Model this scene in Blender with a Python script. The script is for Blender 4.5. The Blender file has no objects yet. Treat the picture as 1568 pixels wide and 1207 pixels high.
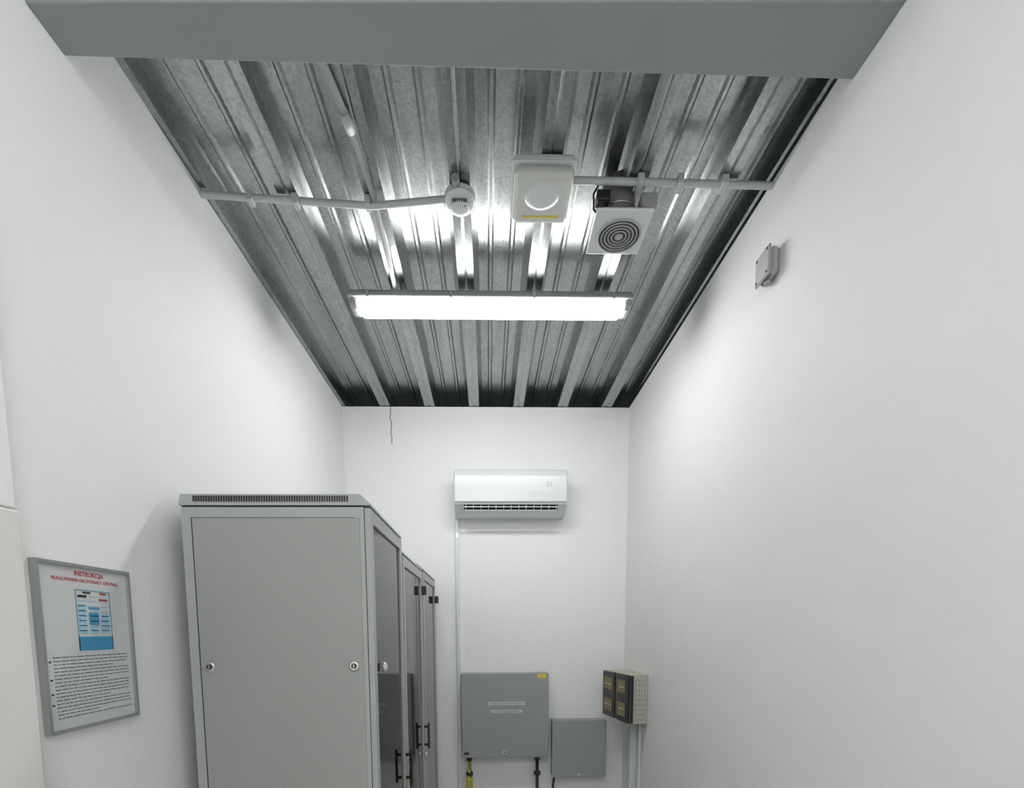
import bpy, bmesh, math, random
from mathutils import Vector, Matrix
random.seed(4)
H=1.65   # camera height; all z values below are relative to the eye level
XL,XR,YB,ZC=-1.034,1.031,3.764,1.5976
YF=-1.2
scn=bpy.context.scene
col=scn.collection

# ---------------------------------------------------------------- materials
def mat(name,color,rough=.5,metal=0.,bump=None,var=0.,spec=.5,coat=0.,varscale=3.,rough2=None):
    m=bpy.data.materials.new(name);m.use_nodes=True
    nt=m.node_tree;b=nt.nodes['Principled BSDF']
    b.inputs['Base Color'].default_value=(*color,1)
    b.inputs['Roughness'].default_value=rough
    b.inputs['Metallic'].default_value=metal
    b.inputs['Specular IOR Level'].default_value=spec
    b.inputs['Coat Weight'].default_value=coat
    tc=nt.nodes.new('ShaderNodeTexCoord')
    if var>0:
        n=nt.nodes.new('ShaderNodeTexNoise');n.inputs['Scale'].default_value=varscale;n.inputs['Detail'].default_value=5
        nt.links.new(tc.outputs['Object'],n.inputs['Vector'])
        r=nt.nodes.new('ShaderNodeValToRGB')
        r.color_ramp.elements[0].position=.3;r.color_ramp.elements[1].position=.7
        r.color_ramp.elements[0].color=(*[c*(1-var) for c in color],1)
        r.color_ramp.elements[1].color=(*[min(1,c*(1+var)) for c in color],1)
        nt.links.new(n.outputs['Fac'],r.inputs['Fac']);nt.links.new(r.outputs['Color'],b.inputs['Base Color'])
    if bump:
        prev=None
        for sc,st,dist in bump:
            n=nt.nodes.new('ShaderNodeTexNoise');n.inputs['Scale'].default_value=sc;n.inputs['Detail'].default_value=4
            nt.links.new(tc.outputs['Object'],n.inputs['Vector'])
            bp=nt.nodes.new('ShaderNodeBump');bp.inputs['Strength'].default_value=st;bp.inputs['Distance'].default_value=dist
            nt.links.new(n.outputs['Fac'],bp.inputs['Height'])
            if prev: nt.links.new(prev.outputs['Normal'],bp.inputs['Normal'])
            prev=bp
        nt.links.new(prev.outputs['Normal'],b.inputs['Normal'])
    return m
def emis(name,color,s):
    m=bpy.data.materials.new(name);m.use_nodes=True
    b=m.node_tree.nodes['Principled BSDF']
    b.inputs['Base Color'].default_value=(.9,.9,.9,1)
    b.inputs['Emission Color'].default_value=(*color,1);b.inputs['Emission Strength'].default_value=s
    return m
M_wall=mat('wall_plaster',(.85,.86,.86),.65,bump=[(260,.15,.004),(35,.25,.006),(4,.35,.02)],var=.012,varscale=1.2,spec=.3)
M_beam=mat('beam_paint',(.31,.34,.34),.75,bump=[(300,.4,.003),(30,.2,.004)],var=.03)
M_floor=mat('floor_concrete',(.60,.605,.60),.5,bump=[(60,.2,.004)],var=.08)
M_rack=mat('rack_paint',(.345,.355,.34),.42,bump=[(900,.08,.001)],var=.01)
M_rack2=mat('rack_frame_paint',(.41,.425,.415),.4,bump=[(900,.06,.001)],var=.01)
M_dark=mat('dark_gap',(.02,.02,.022),.6,var=.05)
M_black=mat('black_plastic',(.018,.018,.02),.35,var=.05)
M_white=mat('white_plastic',(.70,.73,.745),.25,var=.01,coat=.3)
M_pvc=mat('conduit_pvc',(.56,.58,.575),.4,var=.03)
M_gbox=mat('grey_enclosure',(.32,.34,.335),.45,bump=[(700,.1,.001)],var=.015)
M_chrome=mat('chrome',(.75,.75,.74),.2,1.,var=.04)
M_alu=mat('aluminium',(.50,.51,.51),.35,.9,var=.05)
M_paper=mat('paper',(.60,.62,.62),.35,var=.01,coat=.4)
M_red=mat('ink_red',(.5,.04,.06),.6,var=.02)
M_blue=mat('ink_blue',(.05,.28,.50),.6,var=.02)
M_lblue=mat('ink_light_blue',(.30,.55,.72),.6,var=.02)
M_ink=mat('ink_black',(.05,.05,.055),.6,var=.02)
M_yel=mat('yellow_label',(.75,.55,.03),.5,var=.03)
M_beige=mat('beige_metal',(.46,.46,.38),.5,var=.05)
M_bat=mat('battery_label',(.24,.19,.07),.5,var=.25,varscale=60)
M_jb=mat('junction_grey',(.40,.41,.40),.5,var=.03)
M_duct=mat('duct_grey',(.20,.205,.20),.5,var=.05)
M_door=mat('door_paint',(.76,.76,.73),.45,var=.02)
M_lamp=emis('tube_diffuser_glow',(1,.995,.97),14.)
M_clear=mat('clear_diffuser_end',(.40,.42,.42),.12,var=.05,coat=.8)
M_house=mat('lamp_housing',(.30,.31,.31),.45,var=.03)
M_brass=mat('cable_yellow_green',(.45,.42,.04),.4,var=.2,varscale=40)
M_emcov=mat('clear_cover',(.64,.65,.62),.08,var=.05,coat=1.)

# smoked door glass
M_glass=bpy.data.materials.new('smoked_glass');M_glass.use_nodes=True
nt=M_glass.node_tree;nt.nodes.clear()
o=nt.nodes.new('ShaderNodeOutputMaterial');mx=nt.nodes.new('ShaderNodeMixShader')
tr=nt.nodes.new('ShaderNodeBsdfTransparent');tr.inputs[0].default_value=(.32,.325,.325,1)
gl=nt.nodes.new('ShaderNodeBsdfGlossy');gl.inputs['Roughness'].default_value=.04;gl.inputs[0].default_value=(.9,.9,.9,1)
fr=nt.nodes.new('ShaderNodeFresnel');fr.inputs[0].default_value=1.55
nt.links.new(fr.outputs[0],mx.inputs[0]);nt.links.new(tr.outputs[0],mx.inputs[1]);nt.links.new(gl.outputs[0],mx.inputs[2])
nt.links.new(mx.outputs[0],o.inputs[0])

# galvanised deck
M_deck=bpy.data.materials.new('galvanised_steel');M_deck.use_nodes=True
nt=M_deck.node_tree;b=nt.nodes['Principled BSDF'];b.inputs['Metallic'].default_value=1.
tc=nt.nodes.new('ShaderNodeTexCoord')
vo=nt.nodes.new('ShaderNodeTexVoronoi');vo.inputs['Scale'].default_value=110
nt.links.new(tc.outputs['Object'],vo.inputs['Vector'])
r1=nt.nodes.new('ShaderNodeValToRGB');r1.color_ramp.elements[0].color=(.36,.38,.38,1);r1.color_ramp.elements[1].color=(.53,.55,.55,1)
nt.links.new(vo.outputs['Color'],r1.inputs['Fac'])
mp=nt.nodes.new('ShaderNodeMapping');mp.inputs['Scale'].default_value=(14,1.6,14)
nt.links.new(tc.outputs['Object'],mp.inputs['Vector'])
n1=nt.nodes.new('ShaderNodeTexNoise');n1.inputs['Scale'].default_value=1.;n1.inputs['Detail'].default_value=5
nt.links.new(mp.outputs[0],n1.inputs['Vector'])
r2=nt.nodes.new('ShaderNodeValToRGB');r2.color_ramp.elements[0].position=.3;r2.color_ramp.elements[1].position=.7
r2.color_ramp.elements[0].color=(.70,.72,.72,1);r2.color_ramp.elements[1].color=(1,1,1,1)
nt.links.new(n1.outputs['Fac'],r2.inputs['Fac'])
mul=nt.nodes.new('ShaderNodeMixRGB');mul.blend_type='MULTIPLY';mul.inputs[0].default_value=1
nt.links.new(r1.outputs[0],mul.inputs[1]);nt.links.new(r2.outputs[0],mul.inputs[2]);nt.links.new(mul.outputs[0],b.inputs['Base Color'])
mr=nt.nodes.new('ShaderNodeMapRange');mr.inputs['To Min'].default_value=.19;mr.inputs['To Max'].default_value=.37
nt.links.new(n1.outputs['Fac'],mr.inputs['Value']);nt.links.new(mr.outputs[0],b.inputs['Roughness'])
mp2=nt.nodes.new('ShaderNodeMapping');mp2.inputs['Scale'].default_value=(24,1.6,24)
nt.links.new(tc.outputs['Object'],mp2.inputs['Vector'])
n2=nt.nodes.new('ShaderNodeTexNoise');n2.inputs['Scale'].default_value=1.;n2.inputs['Detail'].default_value=2
nt.links.new(mp2.outputs[0],n2.inputs['Vector'])
bp=nt.nodes.new('ShaderNodeBump');bp.inputs['Strength'].default_value=.28;bp.inputs['Distance'].default_value=.006
nt.links.new(n2.outputs['Fac'],bp.inputs['Height']);nt.links.new(bp.outputs[0],b.inputs['Normal'])

# ---------------------------------------------------------------- helpers
def empty(name,loc):
    e=bpy.data.objects.new(name,None);e.location=(loc[0],loc[1],loc[2]+H);e.empty_display_size=.05
    col.objects.link(e);return e
def link(ob,parent):
    col.objects.link(ob)
    if parent:
        ob.parent=parent;ob.matrix_parent_inverse=Matrix.Translation(-Vector(parent.location))
    return ob
def meshobj(name,verts,faces,m,parent=None,bevel=0,seg=2,smooth=False):
    me=bpy.data.meshes.new(name);me.from_pydata([(v[0],v[1],v[2]+H) for v in verts],[],faces)
    bm=bmesh.new();bm.from_mesh(me);bmesh.ops.recalc_face_normals(bm,faces=bm.faces)
    bm.to_mesh(me);bm.free()
    me.materials.append(m)
    if smooth:
        for p in me.polygons:p.use_smooth=True
    ob=bpy.data.objects.new(name,me);link(ob,parent)
    if bevel:
        md=ob.modifiers.new('bevel','BEVEL');md.width=bevel;md.segments=seg;md.limit_method='ANGLE'
    return ob
BF=[(0,1,2,3),(4,7,6,5),(0,4,5,1),(1,5,6,2),(2,6,7,3),(3,7,4,0)]
def box(name,x0,x1,y0,y1,z0,z1,m,parent=None,bevel=0,seg=2):
    v=[(x0,y0,z0),(x1,y0,z0),(x1,y1,z0),(x0,y1,z0),(x0,y0,z1),(x1,y0,z1),(x1,y1,z1),(x0,y1,z1)]
    return meshobj(name,v,BF,m,parent,bevel,seg)
def boxes(name,lst,m,parent=None):
    V=[];F=[]
    for x0,x1,y0,y1,z0,z1 in lst:
        n=len(V)
        V+=[(x0,y0,z0),(x1,y0,z0),(x1,y1,z0),(x0,y1,z0),(x0,y0,z1),(x1,y0,z1),(x1,y1,z1),(x0,y1,z1)]
        F+=[tuple(i+n for i in f) for f in BF]
    return meshobj(name,V,F,m,parent)
def cyl(name,p0,p1,r,m,parent=None,r2=None,n=32,bevel=0):
    p0=Vector(p0);p1=Vector(p1);r2=r if r2 is None else r2
    d=(p1-p0).normalized();a=d.orthogonal().normalized();c=d.cross(a)
    V=[];F=[]
    for P,R in((p0,r),(p1,r2)):
        for i in range(n):
            t=2*math.pi*i/n;V.append(P+a*math.cos(t)*R+c*math.sin(t)*R)
    for i in range(n):F.append((i,(i+1)%n,n+(i+1)%n,n+i))
    F.append(tuple(range(n)));F.append(tuple(range(2*n-1,n-1,-1)))
    ob=meshobj(name,V,F,m,parent,bevel)
    for p in ob.data.polygons:
        if len(p.vertices)==4:p.use_smooth=True
    return ob
def lathe(name,c,prof,m,parent=None,axis=(0,0,-1),n=40):
    """prof: list of (radius, distance along axis)"""
    c=Vector(c);d=Vector(axis).normalized();a=d.orthogonal().normalized();e=d.cross(a)
    V=[];F=[]
    for R,h in prof:
        for i in range(n):
            t=2*math.pi*i/n;V.append(c+d*h+(a*math.cos(t)+e*math.sin(t))*R)
    for k in range(len(prof)-1):
        for i in range(n):F.append((k*n+i,k*n+(i+1)%n,(k+1)*n+(i+1)%n,(k+1)*n+i))
    F.append(tuple(range(n)));F.append(tuple((len(prof)-1)*n+i for i in range(n)))
    ob=meshobj(name,V,F,m,parent)
    for p in ob.data.polygons:
        if len(p.vertices)==4:p.use_smooth=True
    return ob
def tube(name,pts,r,m,parent=None):
    cu=bpy.data.curves.new(name,'CURVE');cu.dimensions='3D';cu.bevel_depth=r;cu.bevel_resolution=5;cu.use_fill_caps=True
    s=cu.splines.new('POLY');s.points.add(len(pts)-1)
    for i,p in enumerate(pts):s.points[i].co=(p[0],p[1],p[2]+H,1)
    cu.materials.append(m);return link(bpy.data.objects.new(name,cu),parent)
def ring(name,c,R,r,m,parent,axis='Z'):
    n,k=48,8;V=[];F=[]
    for i in range(n):
        t=2*math.pi*i/n
        for j in range(k):
            s=2*math.pi*j/k;q=R+r*math.cos(s)
            a,b_,h=q*math.cos(t),q*math.sin(t),r*math.sin(s)
            if axis=='Z':V.append((c[0]+a,c[1]+b_,c[2]+h))
            else:V.append((c[0]+a,c[1]+h,c[2]+b_))
    for i in range(n):
        for j in range(k):F.append((i*k+j,((i+1)%n)*k+j,((i+1)%n)*k+(j+1)%k,i*k+(j+1)%k))
    return meshobj(name,V,F,m,parent,smooth=True)
ROT_L=Matrix(((0,0,1,0),(1,0,0,0),(0,1,0,0),(0,0,0,1)))          # lies on left wall, faces +x
ROT_F=Matrix.Rotation(math.pi/2,4,'X')                              # faces -y
def text(name,s,loc,size,m,parent,rot,align='LEFT',bold=0.):
    cu=bpy.data.curves.new(name,'FONT');cu.body=s;cu.size=size;cu.align_x=align;cu.extrude=.0002;cu.offset=bold
    cu.materials.append(m);ob=bpy.data.objects.new(name,cu);link(ob,parent)
    mw=Matrix.Translation((loc[0],loc[1],loc[2]+H))@rot
    ob.matrix_basis=mw
    return ob

# ---------------------------------------------------------------- room shell
T=.12;FL=-H
box('floor',XL-T,XR+T,YF-T,YB+T,FL-.1,FL,M_floor)
box('wall_left',XL-T,XL,YF,YB+T,FL,ZC,M_wall)
box('wall_right',XR,XR+T,YF,YB+T,FL,ZC,M_wall)
box('wall_back',XL,XR,YB,YB+T,FL,ZC,M_wall)
box('wall_front',XL-T,XR+T,YF-T,YF,FL,ZC+.2,M_wall)
box('ceiling_entrance',XL-T,XR+T,YF,1.27,ZC,ZC+.12,M_wall)

# lintel beam across the room (slightly out of level, as built)
meshobj('ceiling_beam',[(XL,1.29,1.414),(XR,1.352,1.525),(XR,1.536,1.531),(XL,1.398,1.414),
   (XL,1.29,1.80),(XR,1.352,1.80),(XR,1.536,1.80),(XL,1.398,1.80)],BF,M_beam,bevel=.004)

# trapezoidal deck
pitch=.3185;dep=.078;x=-.41-3*pitch
xs=[]   # (x, z)
def seg(xc):
    lo=ZC;up=ZC+dep
    return [(xc-.036,lo),(xc-.006,lo),(xc,lo+.003),(xc+.006,lo),(xc+.036,lo),
            (xc+.060,up),(xc+.100,up),(xc+.108,up-.008),(xc+.118,up-.008),(xc+.126,up),
            (xc+.192,up),(xc+.200,up-.008),(xc+.210,up-.008),(xc+.218,up),(xc+.2585,up)]
for k in range(8): xs+=seg(x+k*pitch)
xs=[q for q in xs if -1.2<q[0]<1.22]
ys=[(1.30+i*.05,0) for i in range(9)]+[(1.742,0),(1.744,.0025)]+[(1.75+i*.05,.0025) for i in range(46)]
ys=[(a,c) for a,c in ys if a<=4.0]
V=[(a,y,z+dz) for y,dz in ys for a,z in xs];n=len(xs)
F=[(j*n+i,j*n+i+1,(j+1)*n+i+1,(j+1)*n+i) for j in range(len(ys)-1) for i in range(n-1)]
deck=meshobj('ceiling',V,F,M_deck)
md=deck.modifiers.new('thick','SOLIDIFY');md.thickness=.0015;md.offset=1
# ---------------------------------------------------------------- linear luminaire
def luminaire(name,x0,x1,y0,y1,z0,z1,mt):
    e=empty(name,((x0+x1)/2,(y0+y1)/2,z1))
    zc=z0+(z1-z0)*.62
    box('housing',x0,x1,y0,y1,zc,z1,M_house,e,.012,3)
    box('gasket_rim',x0-.004,x1+.004,y0-.004,y1+.004,zc-.006,zc+.006,M_jb,e,.005,2)
    ix=.045
    box('diffuser',x0+ix,x1-ix,y0+.004,y1-.004,z0,zc-.004,mt,e,.014,2)
    for k,(a,c) in enumerate(((x0+.003,x0+ix),(x1-ix,x1-.003))):
        box('diffuser_end_%d'%(k+1),a,c,y0+.006,y1-.006,z0+.004,zc-.004,M_clear,e,.014,4)
        m_=(a+c)/2
        box('lampholder_%d'%(k+1),m_-.008,m_+.008,y0+.03,y1-.03,z0-.0005,zc-.01,M_white,e,.004)
    L=x1-x0
    for i,f in enumerate((.07,.36,.65,.93)):
        xx=x0+L*f
        box('clip_%d'%(i+1),xx-.007,xx+.007,y0-.009,y0-.001,zc-.012,zc+.016,M_chrome,e,.002)
    for i,f in enumerate((.18,.82)):
        xx=x0+L*f
        box('bracket_%d'%(i+1),xx-.015,xx+.015,(y0+y1)/2-.03,(y0+y1)/2+.03,z1-.001,z1+.006,M_chrome,e)
        cyl('hanger_%d'%(i+1),(xx,(y0+y1)/2,z1),(xx,(y0+y1)/2,ZC+.003),.004,M_chrome,e)
    return e
luminaire('added_fill_luminaire',-.639,.688,2.476,2.588,1.496,1.571,M_lamp)
M_fill=emis('added_fill_glow',(1,.995,.97),20.)
luminaire('added_fill_luminaire',-.6,.6,-.45,-.34,1.432,1.503,M_fill)  # added fill light, unseen behind the camera, to brighten the near walls

# ---------------------------------------------------------------- conduits
e=empty('conduit_run',(-.6,2.0,1.58))
tube('pipe_cross',[(XL+.002,2.00,1.583),(-.60,2.03,1.583),(-.42,2.025,1.570),(-.15,1.995,1.572)],.0115,M_pvc,e)
tube('pipe_long',[(-.47,1.45,1.583),(-.425,1.74,1.583),(-.41,2.0,1.585),(-.42,2.45,1.583),(-.42,2.51,1.56)],.0105,M_jb,e)
cyl('coupling',(-.434,1.70,1.583),(-.425,1.76,1.583),.0155,M_pvc,e)
for i,(xx,yy) in enumerate(((-.86,2.011),(-.70,2.022),(-.435,2.026))):
    box('clip_%d'%(i+1),xx-.011,xx+.011,yy-.019,yy+.019,1.562,1.5985,M_pvc,e,.004)
e=empty('conduit_run',(.65,1.94,1.58))
tube('pipe_cross',[(.29,1.915,1.575),(.45,1.925,1.583),(XR-.002,1.935,1.583)],.0115,M_pvc,e)
for i,xx in enumerate((.55,.69,.85)):
    box('clip_%d'%(i+1),xx-.012,xx+.012,1.905,1.955,1.565,1.5985,M_pvc,e,.004)

# ---------------------------------------------------------------- smoke detector
e=empty('smoke_detector',(-.094,2.0,1.56))
dx,dy=-.094,2.005
lathe('base',(dx,dy,ZC-.0005),[(.05,0),(.056,.004),(.056,.014),(.05,.018)],M_white,e)
lathe('body',(dx,dy,ZC-.018),[(.052,0),(.060,.004),(.060,.012),(.050,.020),(.038,.024)],M_white,e)
lathe('sensing_chamber',(dx,dy,ZC-.042),[(.036,0),(.036,.007),(.030,.013),(.012,.016)],M_white,e)
sl=[]
for i in range(7):
    xx=dx-.024+i*.008
    sl.append((xx-.0018,xx+.0018,dy-.0375,dy-.030,ZC-.0505,ZC-.0425))
boxes('slots',sl,M_dark,e)
lathe('led',(dx+.02,dy-.02,ZC-.054),[(.003,0),(.002,.003)],M_red,e,n=12)
cyl('cable_gland',(-.105,1.92,ZC-.012),(-.105,1.95,ZC-.012),.014,M_jb,e)

# ---------------------------------------------------------------- emergency light
e=empty('emergency_light',(.2,1.945,1.57))
box('base',.096,.306,1.836,2.056,1.568,ZC-.0005,M_white,e,.012,4)
box('cover',.099,.305,1.840,2.054,1.530,1.572,M_emcov,e,.030,6)
box('rim',.092,.310,1.833,2.060,1.567,1.573,M_white,e,.003,2)
lathe('reflector',(.200,1.925,1.5325),[(.062,0),(.060,.003),(.044,.006)],M_white,e)
box('yellow_strip',.135,.270,2.008,2.016,1.5285,1.5315,M_yel,e)

# ---------------------------------------------------------------- exhaust fan
e=empty('exhaust_fan',(.505,2.04,1.50))
box('plate',.400,.608,1.935,2.148,1.497,1.507,M_white,e,.004,2)
box('plate_body',.425,.585,1.96,2.125,1.507,1.53,M_jb,e,.006)
lathe('grille_recess',(.508,2.052,1.4985),[(.083,0),(.083,.003),(.078,.004)],M_jb,e)
lathe('grille_dark',(.508,2.052,1.4955),[(.075,0),(.075,.0012)],M_black,e)
for i,R in enumerate((.079,.066,.053,.040,.027)):
    ring('grille_ring_%d'%(i+1),(.508,2.052,1.4935),R,.0032,M_jb,e)
lathe('grille_hub',(.508,2.052,1.4945),[(.016,0),(.016,.003),(.010,.005)],M_jb,e)
cyl('duct',(.50,2.03,1.53),(.50,2.03,ZC+.06),.060,M_duct,e)
ring('duct_clamp',(.50,2.03,1.555),.061,.003,M_chrome,e)
box('motor_box',.400,.450,1.94,1.985,1.535,1.572,M_black,e,.006)
box('terminal_box',.565,.625,1.955,2.01,1.53,1.575,M_jb,e,.006)
tube('cable',[(.40,1.93,1.57),(.385,1.925,1.54),(.39,1.95,1.51),(.41,1.97,1.51)],.004,M_black,e)

# ---------------------------------------------------------------- junction box, right wall
e=empty('junction_box',(1.0,1.895,1.30))
box('body',XR-.036,XR-.0005,1.855,1.942,1.241,1.336,M_jb,e,.012,1)
box('lid',XR-.046,XR-.035,1.852,1.945,1.238,1.339,M_jb,e,.010,1)
for i,(a,c) in enumerate(((1.865,1.251),(1.932,1.251),(1.865,1.326),(1.932,1.326))):
    cyl('screw_%d'%(i+1),(XR-.048,a,c),(XR-.045,a,c),.004,M_dark,e)
cyl('gland',(XR-.022,1.90,1.245),(XR-.022,1.90,1.229),.012,M_jb,e)

# ---------------------------------------------------------------- server cabinets
def cabinet(y0,y1,ztop,handle,xr=-.378):
    x0=-.978
    e=empty('server_cabinet',((x0+xr)/2,(y0+y1)/2,FL))
    zt=ztop-.040
    # posts and frames
    p=.030
    boxes('frame_posts',[(x0,x0+p,y0,y0+p,FL+.05,zt),(xr-p-.02,xr-.02,y0,y0+p,FL+.05,zt),
                         (x0,x0+p,y1-p,y1,FL+.05,zt),(xr-p-.02,xr-.02,y1-p,y1,FL+.05,zt),
                         (x0+p,xr-.02-p,y0,y0+p,zt-.032,zt),(x0+p,xr-.02-p,y1-p,y1,zt-.032,zt),
                         (x0+p,xr-.02-p,y0,y0+p,FL+.05,FL+.09)],M_rack2,e)
    box('side_panel_near',x0+.034,xr-.034,y0-.004,y0+.018,FL+.09,zt-.034,M_rack,e,.003)
    box('side_panel_gap',x0+.0305,xr-.0505,y0-.0008,y0+.002,FL+.085,zt-.0325,M_dark,e)
    box('side_panel_far',x0+.03,xr-.034,y1-.02,y1-.001,FL+.09,zt-.034,M_rack,e)
    box('rear_panel',x0+.0,x0+.02,y0+.03,y1-.03,FL+.09,zt-.01,M_rack,e)
    box('plinth',x0+.01,xr-.02,y0+.01,y1-.01,FL,FL+.05,M_black,e)
    box('bottom',x0+.01,xr-.03,y0+.01,y1-.01,FL+.05,FL+.09,M_rack,e)
    # roof: gap line, lip and chamfered cap
    box('roof_gap',x0+.004,xr-.024,y0+.004,y1-.004,zt,zt+.006,M_dark,e)
    V=[(x0-.004,y0-.004,zt+.005),(xr,y0-.004,zt+.005),(xr,y1,zt+.005),(x0-.004,y1,zt+.005),
       (x0-.004,y0-.004,zt+.012),(xr,y0-.004,zt+.012),(xr,y1,zt+.012),(x0-.004,y1,zt+.012),
       (x0+.002,y0-.002,ztop),(xr-.030,y0-.002,ztop),(xr-.030,y1-.002,ztop),(x0+.002,y1-.002,ztop)]
    F=[(0,1,2,3),(0,1,5,4),(1,2,6,5),(2,3,7,6),(3,0,4,7),(4,5,9,8),(5,6,10,9),(6,7,11,10),(7,4,8,11),(8,9,10,11)]
    meshobj('roof',V,F,M_rack2,e)
    n=62;sl=[]
    for i in range(n):
        xx=x0+.045+(xr-x0-.115)*i/(n-1)
        sl.append((xx-.0022,xx+.0022,y0-.0062,y0-.002,zt+.016,zt+.034))
    boxes('roof_vents',sl,M_dark,e)
    # glazed door facing the aisle (+x)
    d0,d1=y0+.004,y1-.004;w=.040;xd=xr-.018
    boxes('door_frame',[(xd,xr,d0,d0+w,FL+.06,zt-.002),(xd,xr,d1-w,d1,FL+.06,zt-.002),
                        (xd,xr,d0+w,d1-w,zt-.045,zt-.002),(xd,xr,d0+w,d1-w,FL+.06,FL+.12)],M_rack2,e)
    box('door_glass',xd+.006,xd+.010,d0+w,d1-w,FL+.12,zt-.045,M_glass,e)
    # interior equipment
    eq=[];z=FL+.2
    while z<zt-.15:
        hgt=random.choice((.044,.088,.044,.13))
        eq.append((x0+.15,xr-.10-random.random()*.02,y0+.06,y1-.06,z,z+hgt-.004));z+=hgt+random.choice((.0,.044,.09))
    boxes('equipment',eq,M_jb,e)
    boxes('rails',[(xr-.10,xr-.085,y0+.045,y0+.075,FL+.1,zt-.04),(xr-.10,xr-.085,y1-.075,y1-.045,FL+.1,zt-.04)],M_rack2,e)
    # swing handle
    if handle:
        boxes('handle_mounts',[(xr,xr+.022,d1-.026,d1-.018,-.565,-.552),(xr,xr+.022,d1-.026,d1-.018,-.671,-.658)],M_black,e)
        box('handle_lever',xr+.020,xr+.032,d1-.028,d1-.016,-.69,-.535,M_black,e,.005,3)
        cyl('handle_lock',(xr,d1-.022,-.72),(xr+.014,d1-.022,-.72),.012,M_chrome,e)
    return e
def locks(e,y,zz,xs):
    for i,xx in enumerate(xs):
        lathe('lock_body_%d'%(i+1),(xx,y,zz),[(.017,0),(.017,.003),(.013,.006)],M_chrome,e,axis=(0,-1,0))
        cyl('lock_core_%d'%(i+1),(xx,y-.006,zz),(xx,y-.0075,zz),.0085,M_dark,e)
        box('lock_key_%d'%(i+1),xx-.002,xx+.002,y-.009,y-.006,zz-.006,zz+.006,M_chrome,e)
c1=cabinet(1.656,2.245,.435,True);locks(c1,1.652,-.116,(-.913,-.443))
lathe('door_lock',(-.378,1.80,-.13),[(.018,0),(.018,.004),(.012,.012)],M_chrome,c1,axis=(1,0,0))
c2=cabinet(2.262,2.90,.375,True)
c3=cabinet(2.95,3.62,.385,False)
for c,yy,zz in((c2,2.885,.20),(c3,3.58,.19)):
    box('top_latch',-.378,-.352,yy-.012,yy+.012,zz,zz+.05,M_black,c,.003)

# ---------------------------------------------------------------- poster
e=empty('poster_frame',(XL,1.31,-.04))
y0,y1,z0,z1=1.163,1.460,-.242,.168;f=.008;X=XL
boxes('frame',[(X+.001,X+.016,y0,y0+f,z0,z1),(X+.001,X+.016,y1-f,y1,z0,z1),(X+.001,X+.016,y0+f,y1-f,z0,z0+f),(X+.001,X+.016,y0+f,y1-f,z1-f,z1)],M_alu,e)
box('sheet',X+.002,X+.008,y0+f,y1-f,z0+f,z1-f,M_paper,e)
XT=X+.0085;ym=(y0+y1)/2
text('title','INSTRUKCJA',(XT,ym+.012,z1-.028),.0165,M_red,e,ROT_L,'CENTER',.0003)
text('subtitle','REAGOWANIA NA SYGNALY CENTRALI',(XT,ym+.004,z1-.043),.0118,M_red,e,ROT_L,'CENTER',.0001)
def pr(name,lst,m):   # rectangles on the sheet: (y0,y1,z0,z1) offsets from top-left corner of frame
    boxes(name,[(XT,XT+.0004+k*.0,y0+a,y0+b_,z1-d_,z1-c_) for a,b_,c_,d_ in lst for k in (1,)],m,e)
pr('chart_frame',[(.112,.225,.062,.064),(.112,.114,.064,.215),(.223,.225,.064,.215),(.112,.225,.180,.215),(.150,.186,.105,.110),(.150,.182,.118,.150)],M_blue)
L=[]
for r in range(8):
    for c in range(3):
        L.append((.118+c*.036,.118+c*.036+.028,.076+r*.0125,.076+r*.0125+.002))
pr('chart_lines',L,M_lblue)
pr('chart_boxes',[(.118,.140,.098,.172),(.150,.176,.155,.172),(.188,.216,.120,.172)],M_lblue)
pr('chart_heads',[(.135,.160,.066,.071),(.118,.146,.075,.081)],M_ink)
pr('chart_red',[(.190,.212,.066,.071),(.186,.216,.082,.087)],M_red)
L=[]
rr=random.Random(2)
for r in range(18):
    z=.228+r*.0086
    if r in(1,6,10,13):L.append((.02,.026,z,z+.004))
    a=.032
    end=.27 if r not in(3,7,12,16,18) else .15+rr.random()*.08
    while a<end:
        w=.006+rr.random()*.016;L.append((a,min(a+w,end+.004),z,z+.0015));a+=w+.0035
pr('body_text',L,M_ink)

# ---------------------------------------------------------------- air conditioner
e=empty('air_conditioner',(.165,3.65,.95))
ax0,ax1=-.232,.556
prof=[(YB-.0005,1.100),(3.60,1.112),(3.565,1.100),(3.552,1.06),(3.548,.95),(3.552,.885),(3.565,.868),(3.60,.846),(3.66,.812),(YB-.0005,.806)]
n=len(prof);V=[(ax0,a,c) for a,c in prof]+[(ax1,a,c) for a,c in prof]
F=[tuple(range(n)),tuple(range(2*n-1,n-1,-1))]+[(i,(i+1)%n,n+(i+1)%n,n+i) for i in range(n)]
meshobj('body',V,F,M_white,e,.010,4)
fp=[(3.556,1.088),(3.544,1.055),(3.540,.95),(3.545,.884),(3.552,.884),(3.556,.95),(3.56,1.05)]
n=len(fp);V=[(ax0+.008,a,c) for a,c in fp]+[(ax1-.008,a,c) for a,c in fp]
F=[tuple(range(n)),tuple(range(2*n-1,n-1,-1))]+[(i,(i+1)%n,n+(i+1)%n,n+i) for i in range(n)]
meshobj('front_panel',V,F,M_white,e,.002)
meshobj('outlet',[(-.165,3.562,.866),(.492,3.562,.866),(.492,3.61,.834),(-.165,3.61,.834),(-.165,3.575,.875),(.492,3.575,.875),(.492,3.63,.85),(-.165,3.63,.85)],BF,M_black,e)
lv=[]
for i in range(13):
    xx=-.15+i*.0525;lv.append((xx-.0025,xx+.0025,3.556,3.60,.838,.862))
boxes('vanes',lv,M_jb,e)
box('louver_bar',-.165,.492,3.548,3.556,.846,.851,M_white,e)
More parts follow.
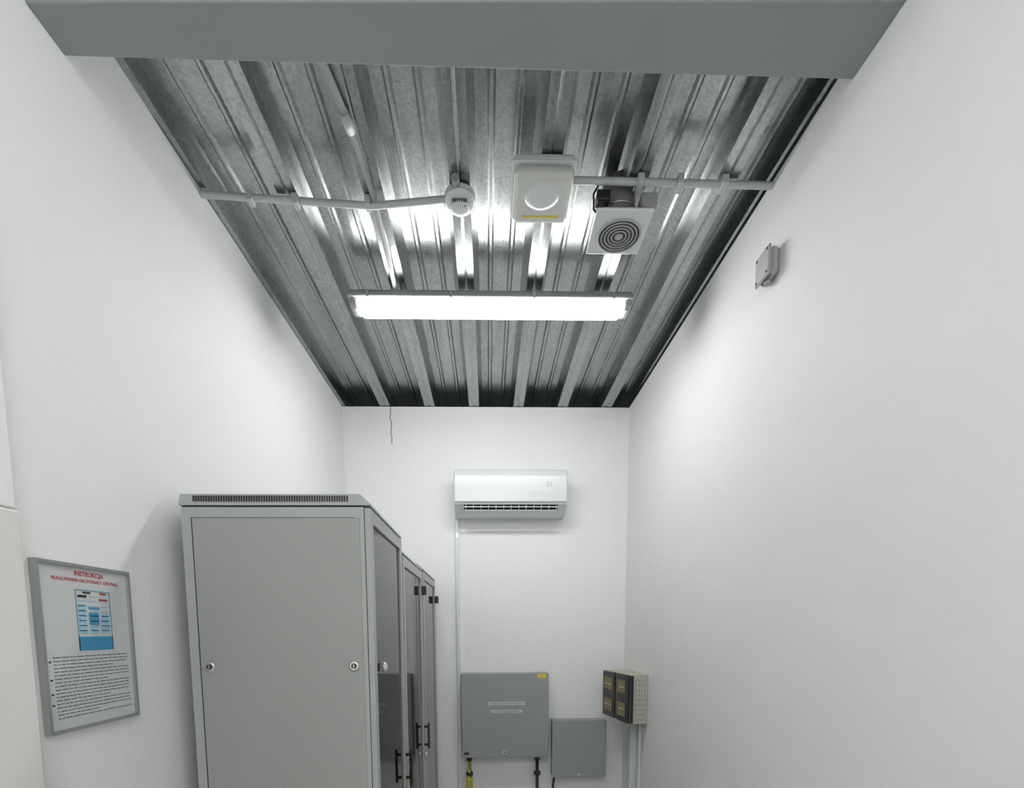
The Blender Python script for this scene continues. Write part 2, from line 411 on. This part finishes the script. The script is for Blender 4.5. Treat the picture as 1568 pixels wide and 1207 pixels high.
meshobj('louver_flap',[(-.165,3.585,.832),(.492,3.585,.832),(.492,3.64,.800),(-.165,3.64,.800),(-.165,3.585,.837),(.492,3.585,.837),(.492,3.645,.806),(-.165,3.645,.806)],BF,M_white,e)
text('display','21',(.405,3.5385,.985),.045,M_jb,e,ROT_F)
box('pipe_trunking',-.237,-.212,YB-.022,YB-.0005,FL,.83,M_white,e,.003)

# ---------------------------------------------------------------- distribution boards
def board(name,x0,x1,z0,z1,d):
    e=empty(name,((x0+x1)/2,YB,z0));yf=YB-d
    box('body',x0+.004,x1-.004,yf+.02,YB-.0005,z0+.003,z1-.003,M_gbox,e,.004)
    box('door',x0,x1,yf,yf+.019,z0,z1,M_gbox,e,.005,3)
    return e,yf
e,yf=board('distribution_board',-.203,.442,-.949,-.316,.12)
cyl('lock',(.115,yf,-.905),(.115,yf-.006,-.905),.014,M_chrome,e);cyl('lock_core',(.115,yf-.006,-.905),(.115,yf-.008,-.905),.007,M_dark,e)
box('warning_sticker',.360,.425,yf-.0012,yf+.001,-.355,-.325,M_yel,e)
text('warning_mark','!',(.392,yf-.0015,-.352),.03,M_ink,e,ROT_F,'CENTER')
boxes('labels',[(-.008,.268,yf-.0012,yf+.001,-.553,-.528),(.016,.246,yf-.0012,yf+.001,-.610,-.588)],M_paper,e)
text('label_text_1','ROZDZIELNIA POTRZEB WLASNYCH',(.13,yf-.0015,-.546),.0145,M_ink,e,ROT_F,'CENTER')
text('label_text_2','NIE WYLACZAC ZASILANIA',(.131,yf-.0015,-.604),.0145,M_ink,e,ROT_F,'CENTER')
box('small_plate',-.185,-.150,yf-.0012,yf+.001,-.925,-.908,M_black,e)
for i,xx in enumerate((-.150,.365)):
    cyl('gland_%d'%(i+1),(xx,YB-.05,-.948),(xx,YB-.05,-.985),.020,M_black,e)
    cyl('gland_nut_%d'%(i+1),(xx,YB-.05,-1.075),(xx,YB-.05,-1.10),.026,M_black,e)
    cyl('cable_%d'%(i+1),(xx,YB-.05,-.98),(xx,YB-.05,FL),.011,M_black,e)
cyl('earth_cable',(-.150,YB-.066,-.99),(-.172,YB-.066,FL),.009,M_brass,e)
box('gland_block',-.175,-.125,YB-.075,YB-.03,-1.20,-1.12,M_brass,e,.006)
e,yf=board('distribution_board',.470,.876,-1.110,-.672,.11)
cyl('lock',(.672,yf,-1.085),(.672,yf-.006,-1.085),.011,M_chrome,e)
tube('cable',[(.50,YB-.03,-1.11),(.49,YB-.03,-1.2),(.49,YB-.03,FL)],.008,M_black,e)

# ---------------------------------------------------------------- battery box on right wall
e=empty('battery_box',(.95,3.4,-.45))
A=[(.914,3.19),(XR-.001,3.185),(XR-.001,3.60),(.845,3.60)]
V=[(a,b_,-.615) for a,b_ in A]+[(a,b_,-.292) for a,b_ in A]
meshobj('case',V,BF,M_beige,e,.004)
# black cell blocks on the aisle side
def side(s,z,off):  # point on aisle side face; s 0 near .. 1 far
    nx,ny=-.986,-.166
    return (.914+(.845-.914)*s+nx*off,3.19+.41*s+ny*off,z)
def sidebox(name,s0,s1,za,zb,o0,o1,m):
    v=[side(s0,za,o0),side(s1,za,o0),side(s1,za,o1),side(s0,za,o1),side(s0,zb,o0),side(s1,zb,o0),side(s1,zb,o1),side(s0,zb,o1)]
    meshobj(name,v,BF,m,e)
sidebox('black_cover',.0,.44,-.612,-.296,0,.012,M_black)
sidebox('black_cover_2',.52,1.,-.612,-.296,0,.012,M_black)
for i,(a,c) in enumerate(((.10,.38),(.60,.94))):
    sidebox('cell_label_%d'%(2*i+1),a,c,-.42,-.335,.012,.016,M_bat)
    sidebox('cell_label_%d'%(2*i+2),a,c,-.575,-.485,.012,.016,M_bat)
    sidebox('cell_mark_%d'%(2*i+1),a+.04,c-.04,-.385,-.378,.016,.017,M_paper)
    sidebox('cell_mark_%d'%(2*i+2),a+.04,c-.04,-.53,-.523,.016,.017,M_paper)
box('front_strap',.915,.935,3.178,3.186,-.61,-.30,M_black,e)
L=[]
for i in range(4):
    for j in range(9):
        L.append((.951+i*.019,.957+i*.019,3.184,3.187,-.59+j*.032,-.582+j*.032))
boxes('perforation',L,M_duct,e)
e=empty('cable_trunking',(1.0,3.43,-1.1))
box('trunk',XR-.045,XR-.0005,3.40,3.455,FL,-.617,M_white,e,.003)
box('trunk_2',XR-.018,XR-.0005,3.30,3.33,FL,-.617,M_white,e,.003)

# ---------------------------------------------------------------- crack at the top of the back wall
tube('wall_crack',[(-.692,YB-.001,1.597),(-.690,YB-.001,1.55),(-.697,YB-.001,1.52),(-.684,YB-.001,1.485),(-.687,YB-.001,1.45),(-.693,YB-.001,1.42),(-.685,YB-.001,1.39),(-.687,YB-.001,1.34)],.0020,M_dark)

# ---------------------------------------------------------------- door leaf folded back at the left
e=empty('door_1',(XL,.8,-.7))
box('leaf',XL+.004,XL+.045,.30,1.105,FL+.01,.255,M_door,e,.004)
box('upper_panel',XL+.001,XL+.028,.30,1.118,.262,.90,M_wall,e,.004)
cyl('hook',(XL+.03,1.15,-.37),(XL+.001,1.15,-.37),.008,M_white,e)

# ---------------------------------------------------------------- world + camera
w=bpy.data.worlds.new('world');scn.world=w;w.use_nodes=True
w.node_tree.nodes['Background'].inputs[0].default_value=(.6,.65,.7,1);w.node_tree.nodes['Background'].inputs[1].default_value=.02
cd=bpy.data.cameras.new('camera');cam=bpy.data.objects.new('camera',cd);col.objects.link(cam)
yaw,pit,rol=.0204,-.0986,-.0048
Fv=Vector((math.sin(yaw)*math.cos(pit),math.cos(yaw)*math.cos(pit),math.sin(pit)))
R=Vector((math.cos(yaw),-math.sin(yaw),0));U=R.cross(Fv)
R2=R*math.cos(rol)+U*math.sin(rol);U2=U*math.cos(rol)-R*math.sin(rol)
m=Matrix(((R2.x,U2.x,-Fv.x,0),(R2.y,U2.y,-Fv.y,0),(R2.z,U2.z,-Fv.z,H),(0,0,0,1)))
cam.matrix_world=m
cd.sensor_width=36;cd.sensor_fit='HORIZONTAL';cd.lens=36*763.56/1568
cd.shift_x=(784-763.80)/1568;cd.shift_y=(1040.80-603.7)/1568;cd.clip_start=.02
scn.camera=cam
scn.view_settings.view_transform='Standard';scn.view_settings.look='None';scn.view_settings.exposure=1.33
